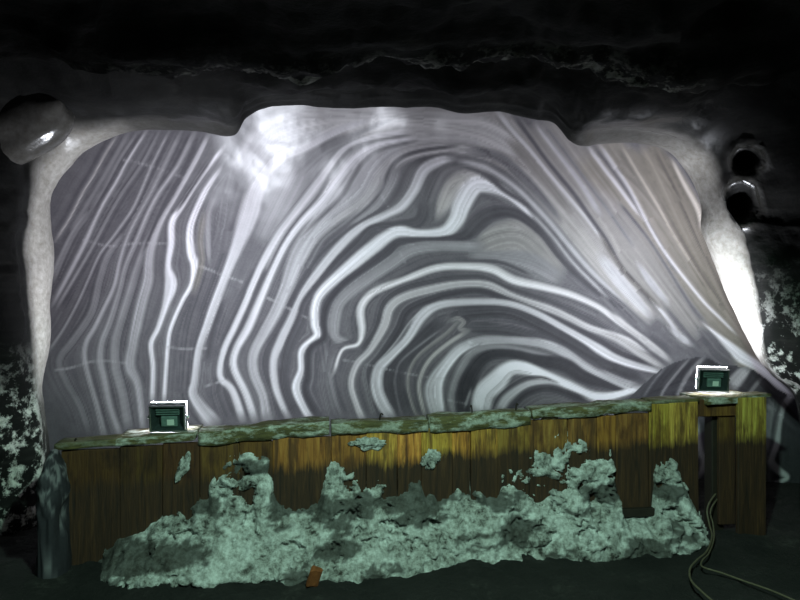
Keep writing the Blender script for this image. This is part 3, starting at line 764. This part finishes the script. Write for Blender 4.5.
gloss = np.maximum(gloss, near)
crust = np.maximum(crust, 0.10 * near)
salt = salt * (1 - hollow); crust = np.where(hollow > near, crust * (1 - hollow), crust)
def frame_piece(name, i0, i1, label):
    g = G[i0:i1 + 1]
    o = mesh_from(name, g.reshape(-1, 3), grid_faces(g.shape[0], Sn, flip), M_ROCK,
                  attrs={'crust': crust[i0:i1 + 1].ravel(), 'salt': salt[i0:i1 + 1].ravel(), 'gloss': gloss[i0:i1 + 1].ravel()})
    return tag(o, label, kind='structure')
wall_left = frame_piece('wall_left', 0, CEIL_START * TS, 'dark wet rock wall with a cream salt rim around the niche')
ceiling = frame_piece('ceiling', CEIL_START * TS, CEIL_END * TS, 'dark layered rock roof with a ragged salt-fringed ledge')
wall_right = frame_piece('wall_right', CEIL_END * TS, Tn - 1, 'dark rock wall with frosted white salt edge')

def blob(name, c, r, seed, parent, mat=M_ROCK, attrs=(0, 0, 1), amp=0.12, freq=3.0, sub=4, rot=0.0):
    bm = bmesh.new()
    bmesh.ops.create_icosphere(bm, subdivisions=sub, radius=1.0)
    v = np.array([p.co[:] for p in bm.verts])
    f = np.array([[q.index for q in p.verts] for p in bm.faces])
    bm.free()
    n = fbm(v[:, 0], v[:, 1], v[:, 2], freq * 0.5, 2, seed, 0.3)
    if mat is M_BAND:      # craggy: relief in metres, not stretched with the shape
        q = v * np.array(r)
        n = fbm(q[:, 0], q[:, 1], q[:, 2], freq * 3, 4, seed, 0.55)
    if mat is M_BAND:
        v[:, 2] = np.sign(v[:, 2]) * np.abs(v[:, 2]) ** 0.55
        v = v * np.array(r)
        v[:, :2] *= (1 + amp * n)[:, None]
    else:
        v = v * (1 + amp * n)[:, None] * np.array(r)
    ca, sa_ = math.cos(rot), math.sin(rot)
    v = np.stack((v[:, 0] * ca - v[:, 2] * sa_, v[:, 1], v[:, 0] * sa_ + v[:, 2] * ca), -1) + np.array(c)
    k = len(v)
    if mat is M_BAND:
        t = 0.02 + 0.36 * sstep(0.55, 0.85, np.sin(v[:, 0] * 30 + v[:, 2] * 9 + 3.5 * n) * 0.6 + 0.3)
        at = {'tone': t, 'warm': np.zeros(k), 'wet': np.zeros(k)}
    else:
        at = {'crust': np.full(k, attrs[0]), 'salt': np.full(k, attrs[1]), 'gloss': np.full(k, attrs[2])}
    return mesh_from(name, v, f, mat, parent, attrs=at)

# smooth wet bosses on the left wall, above the rim
blob('rock_boss', W(6, 130, 4.96), (0.52, 0.19, 0.28), 3, wall_left, attrs=(.18, .0, .95), rot=0.40, amp=0.16, freq=2.8, sub=5)
blob('rock_boss', W(-4, 84, 4.90), (0.42, 0.18, 0.17), 5, wall_left, attrs=(.02, 0, 1.0), amp=0.20, freq=2.4, sub=5)
# banded foot of rock beside the low end of the boards
blob('rock_foot', W(54, 560, 4.12), (0.075, 0.14, 0.66), 12, wall_left, mat=M_BAND, amp=0.30, freq=2.4, sub=5)
# ------------------------------------------------------------------ floor
fxs = np.arange(-5.0, 5.01, 0.025)
fys = np.arange(0.6, 6.7, 0.025)
FX, FY = np.meshgrid(fxs, fys, indexing='ij')
FZ = 0.035 * fbm(FX, FY, FX * 0, 1.4, 5, 90, 0.55) + 0.016 * np.maximum(0, fbm(FX, FY, FX * 0, 9, 4, 95, 0.6)) - 0.03
floor = mesh_from('floor', np.stack((FX, FY, FZ), -1).reshape(-1, 3), grid_faces(len(fxs), len(fys)), M_FLOOR)
tag(floor, 'dark trodden salt and dirt floor of the mine', kind='structure')

# ------------------------------------------------------------------ board wall
A = np.array((-2.05, 4.2)); B = np.array((2.53, 4.8))
DIR = (B - A) / np.linalg.norm(B - A)
NRM = np.array((DIR[1], -DIR[0]))              # towards the photographer
YAW = math.atan2(DIR[1], DIR[0])
def fence_xy(px_, off=0.0):
    k = (px_ - 400.0) / F
    a = A + NRM * off
    # a + s*DIR with x = k*y
    s = (k * a[1] - a[0]) / (DIR[0] - k * DIR[1])
    return a + s * DIR
TOPX = [62, 120, 200, 330, 430, 530, 645, 700, 765]
TOPY = [443, 439, 433, 423, 418, 410, 401, 398.5, 394]
def top_z(px_):
    p = fence_xy(px_)
    return 1.6 - (np.interp(px_, TOPX, TOPY) - 300) / F * p[1]

fence = bpy.data.objects.new('board_wall', None)
link(fence)
fence.location = (*((A + B) / 2), 0)
bpy.context.view_layer.update()
FINV = Matrix.Translation(-Vector(fence.location))
tag(fence, 'low retaining wall of weathered upright boards, darker towards the foot, below banded salt face', 'wooden wall')

def oriented_box(name, c, s, mat, parent, bevel=0.004, tilt=0.0, yaw=YAW, jitter=0.0, color=(1, 1, 1)):
    bm = bmesh.new()
    add_box(bm, (0, 0, 0), s, bevel)
    if jitter:
        for v in bm.verts:
            v.co.x += random.uniform(-jitter, jitter); v.co.z += random.uniform(-jitter, jitter)
    o = bm_obj(name, bm, mat)
    o.parent = parent
    o.location = Vector(c) - Vector(parent.location if parent else (0, 0, 0))
    o.rotation_euler = (0, tilt, yaw)
    o.color = (*color, 1)
    return o

EDGES = [62, 120, 163, 200, 240, 273, 331, 366, 397, 421, 452, 470, 497, 529, 567, 596, 615, 648, 668, 698]
PL = list(zip(EDGES[:-1], EDGES[1:])) + [(736.5, 765)]
def TINT(p_):      # the boards differ: old dark ones, red-brown, golden, brown, then newer yellow ones
    if p_ < 200: return (0.14, 0.11, 0.10)
    if p_ < 273: return (0.28, 0.21, 0.18)
    if p_ < 330: return (0.62, 0.48, 0.42)
    if p_ < 366: return (0.70, 0.55, 0.45)
    if p_ < 500: return (1.10, 1.00, 0.75)
    if p_ < 648: return (0.55, 0.45, 0.40)
    if p_ < 668: return (0.85, 0.80, 0.60)
    return (0.95, 1.05, 0.95)
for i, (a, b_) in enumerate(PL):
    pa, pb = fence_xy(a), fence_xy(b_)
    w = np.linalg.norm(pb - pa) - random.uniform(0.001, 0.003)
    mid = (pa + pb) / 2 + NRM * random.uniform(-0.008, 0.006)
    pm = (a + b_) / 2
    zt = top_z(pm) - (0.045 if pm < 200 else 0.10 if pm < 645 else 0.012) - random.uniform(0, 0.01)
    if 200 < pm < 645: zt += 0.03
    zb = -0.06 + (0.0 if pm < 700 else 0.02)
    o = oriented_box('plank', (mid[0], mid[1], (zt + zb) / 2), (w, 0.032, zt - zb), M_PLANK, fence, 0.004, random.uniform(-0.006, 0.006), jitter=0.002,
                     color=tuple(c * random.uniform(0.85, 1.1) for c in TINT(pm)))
# set-back board in the gap and the short header above it
def gap_box(name, a, b_, y0, y1, off, th, mat):
    pa, pb = fence_xy(a, off), fence_xy(b_, off)
    mid = (pa + pb) / 2
    z1 = 1.6 - (y0 - 300) / F * mid[1]; z0 = 1.6 - (y1 - 300) / F * mid[1]
    return oriented_box(name, (mid[0], mid[1], (z0 + z1) / 2), (np.linalg.norm(pb - pa), th, z1 - z0), mat, fence, 0.004)
gap_box('plank', 718, 734, 402, 524, -0.07, 0.03, M_PLANK).color = (.22, .20, .18, 1)  # board tint darkened to stand for the shade inside the gap
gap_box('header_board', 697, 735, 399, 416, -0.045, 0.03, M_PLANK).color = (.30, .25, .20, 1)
gap_box('batten', 612, 660, 508, 516, 0.035, 0.04, M_POST)
# timber posts behind the boards; the set-back one is added to darken the gap
for p_ in (90, 262, 440, 606, 714, 752):
    q = fence_xy(p_, -0.15 if p_ == 714 else -0.075)
    zt = top_z(p_) - 0.12
    oriented_box('post', (q[0], q[1], zt / 2 - 0.04), (0.09, 0.10, zt + 0.08), M_POST, fence, 0.006)  # the one at 714 is the added post that darkens the gap

def rail(name, a, b_, h, depth, salt, front=0.03, seed=0, lumps=0.012, dz=0.0, mat=M_RAIL):
    pa, pb = fence_xy(a, front - depth / 2), fence_xy(b_, front - depth / 2)
    za, zb = top_z(a) + dz, top_z(b_) + dz
    L = np.linalg.norm(pb - pa)
    nl = max(6, int(L / 0.02))
    ring = [(-.5, 0), (-.5, -.3), (-.5, -.7), (-.5, -1), (0, -1), (.5, -1), (.5, -.5), (.5, 0), (.25, 0), (0, 0), (-.25, 0)]
    V, Fc = [], []
    k = len(ring)
    for i in range(nl + 1):
        t = i / nl
        c = pa + (pb - pa) * t
        zt = za + (zb - za) * t
        for u, v in ring:
            p = c - NRM * (u * depth)
            V.append((p[0], p[1], zt + v * h))
    for i in range(nl):
        for j in range(k):
            j2 = (j + 1) % k
            Fc.append((i * k + j, i * k + j2, (i + 1) * k + j2, (i + 1) * k + j))
    V = np.array(V)
    n1 = fbm(V[:, 0], V[:, 1], V[:, 2], 7, 4, 120 + seed)
    n2 = fbm(V[:, 0], V[:, 1], V[:, 2], 7, 4, 140 + seed)
    V[:, 2] += lumps * n1
    V[:, :2] += NRM[None, :] * (lumps * 0.8 * n2)[:, None]
    # end caps
    base_i = len(V)
    c0, c1 = V[:k].mean(0), V[-k:].mean(0)
    V = np.vstack((V, c0, c1))
    F4 = [tuple(f) for f in Fc]
    for j in range(k):
        j2 = (j + 1) % k
        F4.append((j2, j, base_i, base_i)); F4.append((nl * k + j, nl * k + j2, base_i + 1, base_i + 1))
    me = bpy.data.meshes.new(name)
    me.from_pydata([tuple(p - np.array(fence.location)) for p in V], [], [f if f[2] != f[3] else f[:3] for f in F4])
    me.update()
    at = me.attributes.new('salt', 'FLOAT', 'POINT')
    at.data.foreach_set('value', np.full(len(V), salt, np.float32))
    for p in me.polygons: p.use_smooth = True
    me.materials.append(mat)
    return link(bpy.data.objects.new(name, me), fence)

rail('cap_board', 60, 120, 0.035, 0.20, 0.25, seed=1, lumps=0.004)
rail('cap_board', 121, 199, 0.040, 0.36, 1.0, seed=2, lumps=0.004)
rail('top_rail', 200, 329, 0.085, 0.18, 1.0, seed=3, dz=0.015)
rail('top_rail', 331, 426, 0.075, 0.18, 0.75, seed=4)
rail('top_rail', 428, 527, 0.095, 0.18, 0.9, seed=5)
rail('top_rail', 529, 645, 0.060, 0.18, 0.8, seed=6)
rail('cap_board', 647, 692, 0.022, 0.18, 0.3, front=0.005, seed=7, lumps=0.003)
rail('cap_board', 693, 745, 0.040, 0.36, 1.0, front=0.01, seed=8, lumps=0.005, dz=-0.004)
rail('cap_board', 746, 764, 0.020, 0.16, 0.5, front=0.005, seed=9, lumps=0.003)
# bent nails standing out of the rails
def nail(px_, dx, h):
    p = fence_xy(px_, -0.03)
    z0 = top_z(px_) - 0.02 - fence.location[2]
    o = np.array((p[0] - fence.location[0], p[1] - fence.location[1], z0))
    pts = [o, o + (0.0, 0, h * .6), o + (dx * .4, 0, h), o + (dx, 0, h * .85)]
    tube('nail', pts, 0.005, M_NAIL, fence, 5, 6)
nail(380, 0.02, 0.06); nail(472, -0.012, 0.075); nail(516, 0.014, 0.065); nail(75, 0.01, 0.035)

# ------------------------------------------------------------------ salt that has run down and heaped in front of the boards
SX = np.array([40, 70, 95, 120, 150, 170, 178, 186, 200, 207, 213, 225, 235, 247, 262, 270, 276, 300, 318, 327, 335, 345, 358, 380, 397, 414, 419, 426, 440, 455, 470, 490, 499, 503, 515, 540, 565, 590, 606, 614, 617, 624, 646, 652, 656, 664, 672, 686, 697, 704, 712, 740], float)
SY = np.array([610, 580, 558, 537, 522, 508, 500, 508, 492, 482, 466, 452, 434, 426, 436, 458, 490, 503, 490, 464, 456, 462, 468, 474, 482, 468, 466, 487, 494, 490, 486, 488, 480, 462, 450, 440, 434, 428, 432, 445, 490, 512, 514, 495, 440, 434, 448, 478, 505, 535, 556, 600], float)
us = np.arange(0.04, 4.62, 0.012)
ss = np.linspace(0, 1, 92)
Lf = np.linalg.norm(B - A)
UU, QQ = np.meshgrid(us, ss, indexing='ij')
bx = A[0] + DIR[0] * UU; by = A[1] + DIR[1] * UU
ZZ = -0.06 + 0.92 * QQ
pxs, pys = to_px(bx, by - 0.03, ZZ)
cont = np.interp(pxs, SX, SY)
cont = cont + 6 * fbm(UU, ZZ, UU * 0, 9, 4, 200, 0.6) + 7 * sstep(0.15, 0.4, ZZ) * fbm(UU * 3.0, ZZ * 0.5, UU * 0, 9, 3, 205, 0.6)
cont = np.maximum(cont, np.interp(pxs, TOPX, TOPY) + 15)
sd = pys - cont
foot = np.interp(pxs, [60, 95, 140, 200, 400, 560, 690, 712, 740], [0.0, 0.12, 0.30, 0.36, 0.34, 0.26, 0.20, 0.08, 0.0])
s_ = sstep(-4, 26, sd)
lump = fbm(UU, ZZ, UU * 0, 5, 5, 210, 0.6)
fine = fbm(UU, ZZ, UU * 0, 22, 4, 230, 0.6)
tall = np.clip(1 - ZZ / 0.40, 0, 1) ** 1.5
hole = fbm(UU, ZZ * 1.4, UU * 0, 8, 5, 250, 0.62)
th = -0.03 + s_ * (0.045 + foot * tall + 0.035 * lump + 0.020 * fine) + 0.02 * sstep(2, 40, sd) * (1 - tall)
th -= 0.075 * sstep(0.22, 0.55, hole) * s_ * np.interp(ZZ, [0.05, 0.2, 0.6], [0.35, 0.8, 0.7])
# hollow under the crust beside the batten and two pits
for hx, hy, rx_, ry_, dp in ((437, 520, 20, 7, .05), (636, 514, 22, 4, .06), (540, 484, 40, 9, .045), (180, 500, 12, 9, .04), (245, 540, 40, 6, .03), (500, 540, 30, 6, .05), (470, 470, 25, 8, .03)):
    q = np.exp(-(((pxs - hx) / rx_) ** 2 + ((pys - hy) / ry_) ** 2))
    th -= dp * q * s_
HX = bx + NRM[0] * (th + 0.016); HY = by + NRM[1] * (th + 0.016)
dirt = 0.85 * sstep(0.20, 0.50, fbm(UU * 0.8, ZZ * 2.0, UU * 0, 4.5, 5, 270, 0.6))
keep = (sd > -14)
faces = grid_faces(len(us), len(ss))
kf = keep.ravel()[faces].any(1)
faces = faces[kf]
used = np.unique(faces)
remap = np.full(keep.size, -1); remap[used] = np.arange(len(used))
heap = mesh_from('salt_heap', np.stack((HX, HY, ZZ), -1).reshape(-1, 3)[used], remap[faces], M_SALT, attrs={'dirt': dirt.ravel()[used]})
tag(heap, 'crusty white salt heaped against the foot of the upright boards', 'salt heap')

def patch(name, cx, cy, rx_, ry_, seed, label, off=0.02, rot=0.0):
    p = fence_xy(cx, off)
    zc = 1.6 - (cy - 300) / F * p[1]
    k = p[1] / F
    bm = bmesh.new(); bmesh.ops.create_icosphere(bm, subdivisions=4, radius=1)
    v = np.array([q.co[:] for q in bm.verts]); f = np.array([[q.index for q in t.verts] for t in bm.faces]); bm.free()
    n = fbm(v[:, 0], v[:, 1], v[:, 2], 1.3, 5, seed, 0.65)
    v = v * (1 + 0.45 * n)[:, None] * np.array((rx_ * k, 0.022, ry_ * k))
    ca, sa_ = math.cos(rot), math.sin(rot)
    vx, vz = v[:, 0] * ca - v[:, 2] * sa_, v[:, 0] * sa_ + v[:, 2] * ca
    P = np.stack((p[0] + DIR[0] * vx + NRM[0] * v[:, 1], p[1] + DIR[1] * vx + NRM[1] * v[:, 1], zc + vz), -1)
    o = mesh_from(name, P, f, M_SALT, attrs={'dirt': np.zeros(len(P))})
    return tag(o, label, 'salt crust')
patch('salt_crust', 368, 443, 15, 6, 301, 'small white salt crust stuck high on brown boards below a bent nail')
patch('salt_crust', 431, 459, 9, 9, 302, 'rounded white salt crust on a yellow board above the salt heap')
patch('salt_crust', 182, 468, 5, 13, 304, 'dim pale streak of salt on dark boards below a floodlight', rot=-0.3)

# ------------------------------------------------------------------ floodlights on the wall top, shining at the salt face
def floodlight(px_, y_base, width, label, yaw, tilt=14, power=35, off=-0.10, aim=(0.0, 34)):
    p = fence_xy(px_, off)
    zb = 1.6 - (y_base - 300) / F * p[1]
    root = bpy.data.objects.new('floodlight', None)
    link(root)
    root.location = (p[0], p[1], zb)
    root.rotation_euler = (0, 0, yaw)
    root.scale = (width / 0.225,) * 3
    tag(root, label, 'floodlight', 'floodlights on the board wall')
    R = Matrix.Rotation(math.radians(tilt), 3, 'X')
    pivot = Vector((0, 0.0, 0.108))
    def at(v): return pivot + R @ Vector(v)
    w, h = 0.225, 0.180
    # housing: open-backed tray (sloping inner sides, recessed panel)
    bm = bmesh.new()
    def ringv(hw, hh, y): return [bm.verts.new(at((sx * hw, y, sz * hh))) for sx, sz in ((-1, -1), (1, -1), (1, 1), (-1, 1))]
    r0 = ringv(w / 2, h / 2, 0.035)       # front outer
    r1 = ringv(w / 2, h / 2, -0.030)      # back outer
    r2 = ringv(w / 2 - .010, h / 2 - .010, -0.034)
    r3 = ringv(w / 2 - .042, h / 2 - .036, 0.010)   # recessed panel
    for a, b_ in ((r0, r1), (r1, r2), (r2, r3)):
        for i in range(4):
            bm.faces.new((a[i], a[(i + 1) % 4], b_[(i + 1) % 4], b_[i]))
    bm.faces.new(r3); bm.faces.new(r0)
    housing = bm_obj('housing', bm, M_HOUSING, root)
    # bright cast rim round the back edge
    bm = bmesh.new()
    for c, s in (((0, -0.034, h / 2 - .004), (w + .004, .014, .011)), ((-w / 2 + .003, -0.034, 0), (.008, .014, h)), ((w / 2 - .003, -0.034, 0), (.008, .014, h)), ((0, -0.034, -h / 2 + .004), (w, .014, .010))):
        add_box(bm, at(c), s, 0.002, rot=R)
    bm_obj('rim', bm, M_ALU, housing)
    # driver box with pale plate, cooling shelf above it
    bm = bmesh.new(); add_box(bm, at((0.008, -0.010, -0.024)), (.105, .036, .072), .004, rot=R)
    dbox = bm_obj('driver_box', bm, M_BOX, root)
    bm = bmesh.new(); add_box(bm, at((0.018, -0.0295, -0.028)), (.046, .004, .040), .001, rot=R)
    bm_obj('rating_plate', bm, M_PLATE, dbox)
    for i in range(3):
        bm = bmesh.new(); add_box(bm, at((0.0, -0.012, 0.026 + i * .016)), (.150, .030, .005), .001, rot=R)
        bm_obj('cooling_fin', bm, M_BOX, root)
    # front glass
    bm = bmesh.new(); add_box(bm, at((0, 0.0385, 0)), (w + .003, .005, h + .003), 0, rot=R)
    bm_obj('lens', bm, M_LENS, root)
    # bracket: two arms and a foot on the board
    bm = bmesh.new()
    for sx in (-1, 1):
        add_box(bm, (sx * (w / 2 + .007), 0.0, .060), (.005, .026, .118), .001)
    add_box(bm, (0, 0.0, .003), (w + .02, .030, .005), .001)
    br = bm_obj('bracket', bm, M_ALU, root)
    for sx in (-1, 1):
        bm = bmesh.new()
        bmesh.ops.create_cone(bm, cap_ends=True, segments=14, radius1=.011, radius2=.009, depth=.012,
                              matrix=Matrix.Translation((sx * (w / 2 + .015), 0, .108)) @ Matrix.Rotation(math.pi / 2, 4, 'Y'))
        bm_obj('pivot_bolt', bm, M_ALU, br)
    L = bpy.data.lights.new('flood_beam', 'AREA')
    L.shape = 'RECTANGLE'; L.size = w - .03; L.size_y = h - .03
    L.energy = power
    L.color = (0.87, 0.91, 1.0)
    L.spread = math.radians(130)
    lo = bpy.data.objects.new('flood_beam', L)
    link(lo, root)
    lo.location = at((0, 0.078, 0))        # beam aimed on its own, steeper than the housing
    ca = math.radians(aim[1])
    lo.rotation_euler = Vector((-math.sin(aim[0]) * math.cos(ca), math.cos(aim[0]) * math.cos(ca), math.sin(ca))).to_track_quat('-Z', 'Y').to_euler()
    return root

floodlight(168.5, 433, 0.214, 'floodlight on the salted cap beside the pale-crusted top rail', 0.10, power=38, aim=(-0.05, 32))
floodlight(712.5, 392.5, 0.196, 'floodlight on the cap over the gap in the boards', -0.16, power=27, aim=(0.20, 38))

# ------------------------------------------------------------------ cables and the orange chip
def ground(px_, py_, lift_=0.012):
    d = (1.6 - lift_) * F / (py_ - 300.0)
    return W(px_, py_, d)
c0 = fence_xy(705, -0.03)
pts = [W(724, 396, 4.93), W(727, 430, 4.93), W(722, 480, 4.93), W(708, 506, c0[1]), W(709, 523, c0[1] - 0.06), W(712, 536, 4.60), ground(707, 551), ground(697, 560), ground(690, 569), ground(691, 580), ground(700, 590), ground(716, 604)]
cb = tube('power_cable', pts, 0.0062, M_CABLE)
tag(cb, 'grey power cable hanging from the gap in the boards and looping onto the floor', 'cable')
pts = [W(727, 398, 4.95), W(730, 432, 4.95), W(725, 484, 4.95), W(711, 509, c0[1] - .03), W(713, 524, c0[1] - 0.07), W(714, 538, 4.58), ground(709, 553), ground(702, 561), ground(703, 567), ground(722, 573), ground(744, 581), ground(775, 592), ground(820, 612)]
cb = tube('power_cable', pts, 0.0052, M_CABLE)
tag(cb, 'second grey cable running from the gap in the boards off along the floor', 'cable')

g = W(314, 577, 3.93)
bm = bmesh.new()
add_box(bm, (0, 0, 0), (0.075, 0.05, 0.12), 0.012)
for v in bm.verts:
    v.co += Vector((random.uniform(-.01, .01), random.uniform(-.008, .008), random.uniform(-.012, .012)))
chip = bm_obj('brick_chip', bm, M_CHIP)
chip.location = g
chip.rotation_euler = (0.3, 0.25, 0.4)
tag(chip, 'small orange-brown broken chip at the foot of the salt heap', 'chip')
